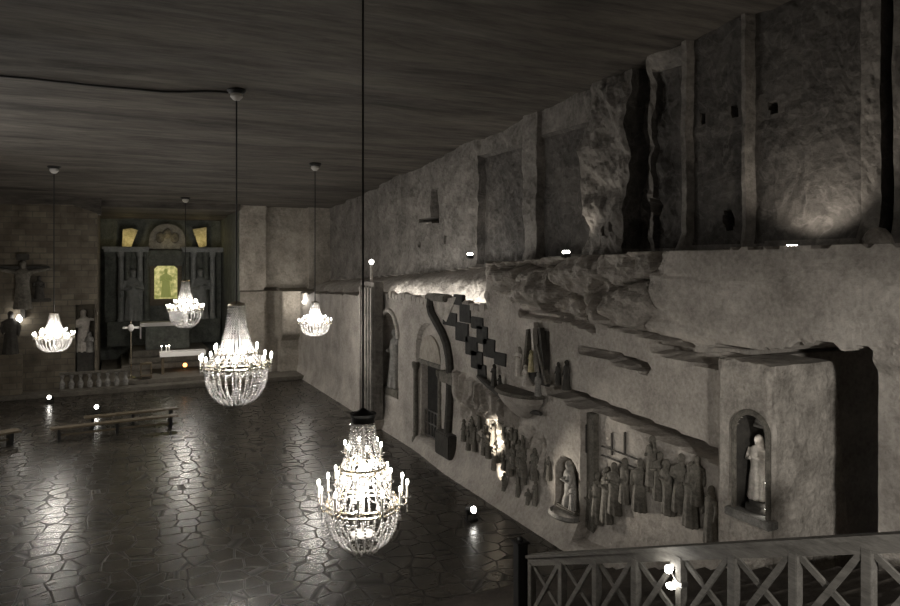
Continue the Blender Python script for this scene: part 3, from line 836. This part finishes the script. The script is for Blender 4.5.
for k, dx in enumerate((-1.1, -.85, -.7)):
    o = thing('candle', ('leftmost', 'middle', 'rightmost')[k] + ' of three short candles on the left end of the white table', 'candle', (p.x + dx, 43.0, 1.68))
    MB().lathe([(.05, 0), (.05, .02), (.03, .03), (.03, .28)], 10).build('wax', M['candle'], o)
    MB().ball((0, 0, .31), .025, 1, (1, 1, 1.6)).build('flame', M['bulb'], o)
vg = on_y(185, 365, 43.8)
t = thing('vigil_lamp', 'small orange vigil lamp glowing under the white table', 'lamp', (vg.x, 43.8, .45))
MB().lathe([(.12, 0), (.12, .04), (.03, .08), (.03, vg.z - .45 - .12), (.1, vg.z - .45 - .1)], 12).build('stand', M['brass'], t)
MB().ball((0, 0, vg.z - .45), .12, 2).build('glass', M['vigil'], t)
# processional cross, small balustrade, lectern blocks
p = on_y(131, 372, 42.0)
t = thing('processional_cross', 'tall thin pale cross on a stand left of the altar', 'cross', (p.x, 42.0, .45))
ht = on_y(131, 321, 42).z - .45
MB().tube([(0, 0, .1), (0, 0, ht)], .035, 8).build('staff', M['brass'], t)
MB().box((-.42, -.04, ht - .42), (.42, .04, ht - .30), .02).build('crossbar', M['cloth'], t)
MB().ball((0, -.02, ht - .36), .16, 2, (1, .6, 1.3)).build('corpus', M['cloth'], t)
MB().lathe([(.26, 0), (.26, .05), (.06, .12), (.05, .2)], 16).build('foot', M['brass'], t)
t = thing('balustrade', 'low carved balustrade on the sanctuary step in front of the brick wall', 'balustrade', (-.9, 40.62, .22))
MB().box((-1.6, -.12, .82), (1.6, .12, .95), .02).build('top_rail', M['relief'], t)
MB().box((-1.6, -.12, 0), (1.6, .12, .12), .02).build('plinth', M['step'], t)
bal = MB().lathe([(.10, 0), (.13, .12), (.14, .25), (.07, .42), (.06, .5), (.10, .62), (.11, .7)], 12).data('baluster')
for k in range(8): link('baluster', bal, M['graystatue'], t, (-1.45 + 2.9 * k / 7, 0, .12))
t = thing('kneeler', 'small dark kneeler bench beside the thin cross', 'kneeler', (on_y(146, 378, 41.6).x, 41.7, .45))
MB().box((-.3, -.2, .75), (.3, .2, .85), .02).build('armrest', M['bench'], t)
for s in (-1, 1): MB().box((s * .26 - .04, -.2, 0), (s * .26 + .04, .2, .75), .01).build('side', M['bench'], t)
MB().box((-.3, -.5, .15), (.3, -.1, .22), .02).build('knee_board', M['bench'], t)
# statues left
t = thing('statue_group', 'pale carved statue group inside the dark opening at the right edge of the brick wall', 'statue', (-1.33, 41.6, 1.0))
MB().box((-.4, -.3, 0), (.4, .3, 1.1), .05).build('rock_base', M['dark'], t)
fig('upper_figure', 'raise', M['statue'], 2.2, (-.1, .05, 1.05), .2, t)
fig('lower_figure', 'kneel', M['graystatue'], 1.3, (.2, -.2, 1.05), -.5, t)
p = on_y(23, 266, 41.0)
t = thing('crucifix', 'dark wooden crucifix with a pale figure mounted high on the brick wall', 'crucifix', (p.x, 41.05, p.z - 2.6))
MB().box((-.12, -.1, 0), (.12, .1, 3.2), .02).build('upright', M['dark'], t)
MB().box((-1.15, -.1, 2.35), (1.15, .1, 2.6), .02).build('crossbar', M['dark'], t)
MB().box((-.28, -.16, 2.9), (.28, -.08, 3.2), .02).build('title_board', M['dark'], t)
fig('corpus', 'cross', M['relief'], 2.4, (0, -.2, .45), 0, t)
p = on_y(10, 338, 40.6)
t = thing('robed_statue', 'dark robed statue at the left edge in front of the brick wall', 'statue', (p.x, 40.75, .22))
MB().box((-.5, -.3, 0), (.5, .3, 2.0), .05).build('pedestal', M['brick'], t)
fig('body', 'down', M['dark'], 2.1, (0, 0, 2.0), 0, t)
p2 = on_y(19, 319, 40.9)
t = thing('wall_lamp', 'white lamp on the brick wall just right of the dark robed statue', 'lamp', (p2.x, 41.1, p2.z))
MB().box((-.08, -.05, -.1), (.08, .12, .1), .02).build('bracket', M['metal'], t)
MB().ball((0, -.1, 0), .13, 2, (1, 1, 1.5)).build('globe', M['lens'], t)
point((p2.x, 40.7, p2.z), 12)
p = on_y(39, 290, 41)
t = thing('carved_plaque', 'dark bulky carving on the brick wall left of the far-left chandelier', 'carving', (p.x, 41.1, p.z - .6))
MB().box((-.55, -.14, 0), (.55, .1, .18), .03).build('bracket', M['dark'], t)
fig('bust', 'kneel', M['dark'], 1.4, (0, -.05, .15), 0, t)

# benches
def bench(label, p0, p1, w=.42, h=.5):
    a = on_z(*p0, h); c = on_z(*p1, h)
    d = (c - a); L = d.length; rz = math.atan2(d.y, d.x); mid = (a + c) / 2
    t = thing('bench', label, 'bench', (mid.x, mid.y, 0), rz, 'long wooden benches on the chapel floor')
    MB().box((-L / 2, -w / 2, h - .07), (L / 2, w / 2, h), .015).build('seat', M['bench'], t)
    for k in range(3):
        x = (-L / 2 + .3) + (L - .6) * k / 2
        MB().box((x - .05, -w * .4, 0), (x + .05, w * .4, h - .07), .01).build('leg', M['metal'], t)
    MB().box((-L / 2 + .3, -.03, .15), (L / 2 - .3, .03, .22)).build('stretcher', M['bench'], t)
bench('long wooden bench on the dark floor, farther of the pair facing the altar', (84, 417), (178, 407))
bench('long wooden bench on the dark floor, nearer of the pair facing the altar', (50, 428), (178, 414))
bench('wooden bench cut by the left edge of the picture', (-30, 437), (19, 429), .6)

# ------------------------------------------------------------------ floor and ledge lamps
def flood(label, px, py, ht=.35, facing=0.0, H=0.0, loc=None):
    p = loc or on_z(px, py + 5, H)
    t = thing('floor_spotlight', label, 'spotlight', p, facing, 'floor spotlights')
    MB().box((-.16, -.12, 0), (.16, .12, .04), .01).build('base', M['metal'], t)
    for s in (-1, 1): MB().box((s * .15 - .015, -.02, .02), (s * .15 + .015, .02, .3)).build('bracket', M['metal'], t)
    b = MB(); b.lathe([(.06, -.16), (.12, -.1), (.13, .1)], 16); me = b.data('housing'); me.transform(Matrix.Rotation(PI / 2 - .35, 4, 'X')); me.transform(Matrix.Translation((0, 0, .26)))
    link('housing', me, M['metal'], t)
    b = MB(); b.lathe([(.01, .09), (.09, .09), (.09, .105), (.01, .115)], 16); me = b.data('lens'); me.transform(Matrix.Rotation(PI / 2 - .35, 4, 'X')); me.transform(Matrix.Translation((0, 0, .26)))
    link('lens', me, M['lens'], t)
    return t, p
flood('floor spotlight at the edge of the sanctuary step, left of the benches', 50, 398, facing=-.3)
flood('floor spotlight behind the farther long bench', 97, 408, facing=-.2)
flood('floor spotlight on bare floor below the far-right chandelier', 313, 373, facing=-.2)
t, p = flood('floor spotlight near the right wall, nearest one to the stairs', 471, 515, facing=.3)
tg = on_x(497, 432, 10); sp = Vector((p.x + .15, p.y, p.z + .45))
spot(sp, tg, 2200, 21, size=.03, blend=.8)
spot(sp, on_x(500, 474, 9.9), 900, 15, size=.03, blend=.8)
spot(sp, on_x(632, 466, 10.2), 480, 50, size=.06, blend=.9)
def ledge_lamp(label, px, py, X, up, W, ang, dx=.0, col=(1, .9, .78)):
    p = on_x(px, py, X); 
    t = thing('ledge_lamp', label, 'lamp', p, 0, 'uplights on the rock ledge')
    MB().box((-.10, -.10, -.16), (.10, .10, -.04), .02).build('housing', M['metal'], t)
    MB().box((-.08, -.08, -.04), (.08, .08, .04), .02).build('lens', M['lens'], t)
    if W: spot(p + Vector((-.02, 0, .08)), p + Vector(up), W, ang, col, .06, .6)
    return p
ledge_lamp('uplight on the rock ledge above the boulders', 566, 252, 11.0, (.75, .2, 2), 40, 95)
ledge_lamp('uplight on the rock ledge above the pale mound', 470, 254, 11.2, (.55, .1, 2), 40, 90)
p = ledge_lamp('uplight on the ledge under the big dark panel', 792, 247, 11.2, (.9, .2, 2), 130, 120)
def top_T(y): return 5.42 + .12 * fr(y * 1.3, 2, 2) - (.035 * (y - 27) if y > 27 else 0)
pb = MB()
for k in range(32):
    y = 18.6 + 11.4 * k / 32; T = top_T(y)
    pb.box((9.97 + .02 * fr(y, 1, 1), y, T - .12), (10.2, y + .37, T + .12 + .10 * fr(y * 2.3, 5, 5)), .03)
structure(pb.build('wall_coping', M['rock']))
for ya, yb, W, lb in ((19.7, 23.0, 38, 'above the ogee arch'), (23.3, 28.6, 48, 'above the far arched niche')):
    ym = (ya + yb) / 2; T = top_T(ym)
    t = thing('strip_light', 'low strip light tucked behind the top of the lower wall ' + lb, 'lamp', (10.34, ym, T + .02), 0, 'strip lights behind the wall top')
    MB().box((-.05, ya - ym, -.12), (.05, yb - ym, 0), .01).build('housing', M['metal'], t)
    MB().box((-.03, ya - ym + .05, 0), (.04, yb - ym - .05, .015)).build('diffuser', M['cap'], t)
    l = bpy.data.lights.new('strip_glow', 'AREA'); l.shape = 'RECTANGLE'; l.size = .08; l.size_y = yb - ya; l.energy = W; l.color = (1, .96, .9)
    o = bpy.data.objects.new('strip_glow', l); COL.objects.link(o); o.location = (10.36, ym, T + .10)
    o.rotation_euler = (0, -PI / 2 - .05, 0)
# lamp that lights the wedge by the far-right chandelier
p = on_y(304, 303, 40.6)
t = thing('wall_lamp', 'lamp on the far end of the right wall beside the far-right chandelier', 'lamp', (p.x, 40.6, p.z))
MB().box((.0, -.06, -.1), (10.05 - p.x, .06, -.02), .02).build('bracket', M['metal'], t)
MB().ball((0, 0, .06), .1, 2).build('globe', M['lens'], t)
point((p.x - .12, 40.6, p.z + .2), 60)
# rubble stones on the ledge near the picture's right edge
b = MB(); q = on_x(878, 238, 11.3); b.ball((0, 0, .12), .26, 2, (1, .8, .9))
for v in b.bm.verts: v.co += Vector((fr(v.co.x * 4, v.co.y * 4, v.co.z * 4),) * 3) * .05
tag(b.build('ledge_stone', M['pillar'], loc=(11.3, q.y, interp(LEDGE, q.y) - .05)), 'pale block of rock lying on the ledge at far right', 'stone')

# ------------------------------------------------------------------ railing
def railing():
    y0, y1 = 9.3, 2.7
    t = thing('stair_railing', 'grey wooden railing with crossed braces beside the stairs', 'railing', (RA.x, RA.y, RA.z - 1.0))
    o = Vector((RA.x, RA.y, RA.z - 1.0))
    P = lambda y, dz: Vector((rail_x(y), y, rail_z(y) + dz)) - o
    MB().beam(P(9.36, -.02), P(y1, -.02), .16, .045).build('cap_rail', M['wood'], t)
    MB().beam(P(9.34, -.10), P(y1, -.10), .085, .13).build('handrail', M['wood'], t)
    MB().beam(P(9.34, -.92), P(y1, -.92), .08, .10).build('bottom_rail', M['wood'], t)
    n = 9; dy = (RA.y - RB.y) / 7
    ysl = [RA.y - dy * k for k in range(n + 1)]
    for y in ysl:
        MB().box(P(y, -1.02) - Vector((.05, .05, 0)), P(y, -.15) + Vector((.05, .05, .03)), .006).build('post', M['wood'], t)
    for a, c in zip(ysl, ysl[1:]):
        MB().beam(P(a, -.16) + Vector((.012, -.04, 0)), P(c, -.88) + Vector((.012, .04, 0)), .035, .06).build('brace', M['wood'], t)
        MB().beam(P(a, -.88) + Vector((-.022, -.04, 0)), P(c, -.16) + Vector((-.022, .04, 0)), .035, .06).build('brace', M['wood'], t)
    q = at_depth(520.5, 538, 11.0)
    g = thing('newel_post', 'dark square newel post at the lower end of the stair railing', 'post', (q.x, q.y, max(0, rail_z(q.y) - 1.16)))
    zz = q.z - g.location.z
    MB().box((-.085, -.085, 0), (.085, .085, zz - .08), .01).build('shaft', M['metal'], g)
    MB().box((-.11, -.11, zz - .08), (.11, .11, zz - .04), .01).build('cap', M['metal'], g)
    MB().ball((0, 0, zz - .02), .05, 2).build('knob', M['metal'], g)
railing()
yy = RA.y - (RA.y - RB.y) / 7 * 3.75
ry = RA.y - (RA.y - RB.y) / 7 * 4
q = at_depth(668, 570, 8.9)
t = thing('rail_spotlight', 'small bright spotlight clamped to a post of the stair railing', 'spotlight', Vector((rail_x(ry) - .09, ry + .05, rail_z(ry) - .44)) + Vector((.09 * CS, -.09 * SN, 0)))
MB().box((-.05, -.08, -.03), (.06, .08, .03), .01).build('clamp', M['steel'], t)
MB().tube([(-.03, .0, 0), (-.07, .06, .1)], .012, 6).build('arm', M['steel'], t)
MB().ball((-.09, .09, .14), .05, 2).build('bulb', M['lens'], t)
b = MB(); b.lathe([(.045, -.01), (.06, .02), (.06, .03)], 14, (-.1, .04, -.05)); b.build('reflection_glow', M['lens'], t)  # glowing disc painted in as the reflection of the bulb
point(Vector(t.location) + Vector((-.3, .1, .3)), 3, (1, .97, .9), .04)

# ------------------------------------------------------------------ chandeliers
def strand(fn, n, r, name='crystal_strand'):
    b = MB()
    for i in range(n):
        p = fn(i / (n - 1)); b.ball(p, r, 1 if n < 20 else 1, (1, 1, 1.15))
    return b.data(name, True)
def bez(p, t):
    p = [Vector(q) for q in p]
    while len(p) > 1: p = [a.lerp(c, t) for a, c in zip(p, p[1:])]
    return p[0]
def add_arms(root, n, R, z, r0, rot=0.0, hc=.2, bulb=.032):
    arm = MB().tube([bez([(r0, 0, z + .02), ((r0 + R) / 2, 0, z - .12), (R, 0, z - .12), (R, 0, z)], k / 8) for k in range(9)], .012, 6).data('candle_arm', True)
    bob = MB(); bob.lathe([(.01, z - .005), (.06, z + .01), (.065, z + .025), (.02, z + .02)], 12, (R, 0, 0)); bob = bob.data('bobeche', True)
    cd = MB().tube([(R, 0, z + .01), (R, 0, z + hc)], .017, 8).data('candle')
    bl = MB().ball((R, 0, z + hc + bulb * 1.3), bulb, 2, (.75, .75, 1.6)).data('bulb', True)
    dr = MB()
    for k in range(4): dr.ball((R, 0, z - .05 - .045 * k), .02, 1, (.8, .8, 1.3))
    dr = dr.data('pendant')
    for k in range(n):
        a = link('candle_arm', arm, M['brass'], root, rz=rot + 2 * PI * k / n)
        link('bobeche', bob, M['crystal'], a); link('candle', cd, M['candle'], a); link('bulb', bl, M['bulb'], a); link('pendant', dr, M['crystal'], a)
def spin(root, me, n, m, rot=0.0):
    for k in range(n): link(me.name.split('.')[0], me, m, root, rz=rot + 2 * PI * k / n)

def near_chandelier():
    c = at_depth(363, 412, 10.5)
    H = 140 / F * 10.5
    root = thing('chandelier', 'largest and nearest crystal chandelier with three tiers of candles', 'chandelier', (c.x, c.y, c.z - H), .1, 'crystal chandeliers')
    T = H
    crown = MB(); crown.lathe([(.05, T - .16), (.17, T - .15), (.18, T - .06), (.20, T - .02), (.17, T - .03), (.08, T + .02), (.02, T + .06)], 24).build('crown', M['metal'], root)
    b = MB(); b.ring(.175, .016, T - .17); b.build('crown_ring', M['crystal'], root)
    b = MB(); b.ring(.34, .02, T - .80); b.ring(.34, .015, T - .86); b.build('middle_ring', M['brass'], root)
    b = MB(); b.ring(.53, .024, T - 1.34); b.ring(.53, .016, T - 1.41); b.build('lower_ring', M['brass'], root)
    b = MB(); b.lathe([(.02, .28), (.17, .25), (.19, .27), (.17, .29), (.02, .32)], 20); b.build('base_plate', M['crystal'], root)
    b = MB(); b.lathe([(.02, .2), (.03, .9), (.06, 1.0), (.03, 1.1), (.025, T - .15)], 10); b.build('stem', M['crystal'], root)
    spin(root, strand(lambda t: bez([(.175, 0, T - .18), (.19, 0, T - .45), (.23, 0, T - .62), (.33, 0, T - .80)], t), 14, .019), 18, M['crystal'])
    spin(root, strand(lambda t: bez([(.30, 0, T - .82), (.32, 0, T - 1.05), (.38, 0, T - 1.2), (.52, 0, T - 1.34)], t), 14, .019), 20, M['crystal'], .1)
    spin(root, strand(lambda t: bez([(.53, 0, T - 1.36), (.54, 0, T - 1.62), (.48, 0, .20), (.26, 0, .10)], t), 16, .022), 26, M['crystal'])
    spin(root, strand(lambda t: bez([(.27, 0, .11), (.2, 0, -.04), (.12, 0, .02), (.05, 0, .26)], t), 9, .02), 12, M['crystal'])
    spin(root, strand(lambda t: Vector((.34 * math.cos(t * PI / 5), .34 * math.sin(t * PI / 5), T - .86 - .12 * math.sin(PI * t))), 9, .016, 'crystal_swag'), 10, M['crystal'])
    spin(root, strand(lambda t: Vector((.53 * math.cos(t * PI / 6), .53 * math.sin(t * PI / 6), T - 1.40 - .12 * math.sin(PI * t))), 10, .018, 'crystal_swag'), 12, M['crystal'])
    add_arms(root, 6, .28, T - .62, .1, .3, .12, .026)
    add_arms(root, 8, .42, T - 1.02, .3, .1, .14, .026)
    add_arms(root, 12, .655, T - 1.28, .5, 0, .20, .03)
    top = ceil_h(c.x, c.y)
    MB().tube([(0, 0, T), (0, 0, top - root.location.z - .25)], .016, 8).build('rod', M['metal'], root)
    rose(root, top - root.location.z)
    for dz, W in ((T - .9, 90), (T - 1.25, 140)):
        point((c.x, c.y, root.location.z + dz), W, size=.22)
    return root
def rose(root, z, s=(1, 1, 1)):
    b = MB(); b.lathe([(.24, .06), (.26, -.02), (.2, -.09), (.16, -.1)], 20); o = b.build('ceiling_rose', M['metal'], root, (0, 0, z)); o.scale = s
    b = MB(); b.lathe([(.15, -.1), (.17, -.18), (.09, -.27), (.02, -.29)], 20); o = b.build('rose_cup', M['cap'], root, (0, 0, z)); o.scale = s
near_chandelier()

TB = 2.66
def basket_chandelier():
    root = thing('chandelier', 'x', 'chandelier', (0, 0, 0), 0, 'crystal chandeliers')
    T = TB
    MB().lathe([(.02, T - .05), (.20, T - .04), (.21, T + .01), (.1, T + .05), (.02, T + .08)], 20).build('crown', M['brass'], root)
    MB().ring(.80, .035, T - 1.55, 40).ring(.80, .02, T - 1.64, 40).build('candle_ring', M['brass'], root)
    MB().ring(.50, .025, T - 1.28, 32).build('middle_ring', M['brass'], root)
    MB().lathe([(.02, .2), (.03, 1.2), (.07, 1.3), (.03, 1.4), (.02, T - .05)], 10).build('stem', M['crystal'], root)
    spin(root, strand(lambda t: bez([(.20, 0, T - .05), (.24, 0, T - .6), (.36, 0, T - 1.1), (.52, 0, T - 1.34)], t), 22, .026), 26, M['crystal'])
    spin(root, strand(lambda t: bez([(.52, 0, T - 1.3), (.6, 0, T - 1.4), (.7, 0, T - 1.5), (.80, 0, T - 1.55)], t), 9, .028), 26, M['crystal'])
    spin(root, strand(lambda t: bez([(.79, 0, T - 1.6), (.80, 0, T - 2.1), (.68, 0, .16), (.32, 0, .05)], t), 18, .029), 26, M['crystal'], .1)
    spin(root, strand(lambda t: bez([(.36, 0, .06), (.25, 0, -.02), (.15, 0, .1), (.05, 0, .42)], t), 14, .028), 14, M['crystal'])
    spin(root, strand(lambda t: Vector((.8 * math.cos(t * PI / 7), .8 * math.sin(t * PI / 7), T - 1.62 - .18 * math.sin(PI * t))), 12, .024, 'crystal_swag'), 14, M['crystal'])
    add_arms(root, 14, .90, T - 1.58, .78, 0, .16, .042)
    add_arms(root, 8, .56, T - 1.30, .45, .2, .14, .042)
    return root
B0 = basket_chandelier()
PARTS = [(c, list(c.children)) for c in B0.children]
def dup():
    r = B0.copy(); COL.objects.link(r)
    for c, sub in PARTS:
        n = c.copy(); COL.objects.link(n); n.parent = r
        for g in sub:
            h = g.copy(); COL.objects.link(h); h.parent = n
    return r
ROOTS = []
for i, (px, ptop, pbot, Z, wpx, pc, lb, W) in enumerate((
        (236.5, 304, 405, 19.2, 72, 92, 'second nearest crystal chandelier with a tall tent of strands, left of the largest', 480),
        (54, 313, 352, 28.4, 38, 165, 'small crystal chandelier hanging in front of the brick wall at far left', 420),
        (185.5, 281, 328, 37.5, 36, 192, 'farthest crystal chandelier hanging in front of the altar', 480),
        (315, 302, 336, 29.4, 34, 168, 'small crystal chandelier hanging before the end wall right of the altar', 420))):
    r = B0 if i == 0 else dup(); ROOTS.append(r)
    c = at_depth(px, pbot, Z); t = at_depth(px, ptop, Z)
    sz = (t.z - c.z) / TB; sx = (wpx / F * Z) / 1.88
    r.location = c; r.scale = (sx, sx, sz); r['label'] = lb
    r.rotation_euler = (0, 0, .13 * i)
    top = ceil_h(c.x, c.y)
    zl = (top - c.z) / sz
    ROOTS[i]['_'] = 0; del ROOTS[i]['_']
    jobs = (r, zl, (1 / sx, 1 / sx, 1 / sz), sz, sx)
    r['top'] = 0; del r['top']
    point((c.x, c.y, c.z + .48 * (t.z - c.z)), W, size=.32)
    MB().tube([(0, 0, TB), (0, 0, zl - .25 / sz)], .02 / sx, 8).build('rod', M['metal'], r)
    rose(r, zl, (1 / sx, 1 / sx, 1 / sz))
# cable stapled along the ceiling to the second chandelier's rose
c2 = at_depth(236.5, 92, 19.2)
b = MB(); pts = []
for k in range(30):
    x = c2.x - .2 - 7.9 * k / 29; y = c2.y + .1 + .35 * sm(0, .25, k / 29) - .25 * (k / 29)
    pts.append((x, y, ceil_h(x, y) - .04))
b.tube(pts, .03, 6)
tag(b.build('ceiling_cable', M['metal']), 'thin black cable running left along the ceiling to the second chandelier', 'cable')

# ------------------------------------------------------------------ added fill light, camera
w = bpy.data.worlds.new('world'); S.world = w; w.use_nodes = True
w.node_tree.nodes['Background'].inputs[0].default_value = (1, .965, .915, 1)
w.node_tree.nodes['Background'].inputs[1].default_value = 1.55  # added ambient fill, reaching in through the gap in the left wall
spot((2.5, -3.4, 6.9), (11.2, 8.3, 2.2), 3200, 42, (1, .95, .88), .3, .8)   # added unseen spot behind the camera, brightening the buttress side
cam = bpy.data.cameras.new('camera'); co = bpy.data.objects.new('camera', cam); COL.objects.link(co)
co.location = (0, 0, EYE); co.rotation_euler = (PI / 2, 0, -TH)
cam.sensor_width = 36; cam.lens = F / 900 * 36; cam.shift_y = -43 / 900; cam.clip_start = .05; cam.clip_end = 300
S.camera = co
S.view_settings.view_transform = 'Standard'; S.view_settings.look = 'None'
S.view_settings.gamma = 1; S.view_settings.exposure = 0.0; S.view_settings.use_curve_mapping = False
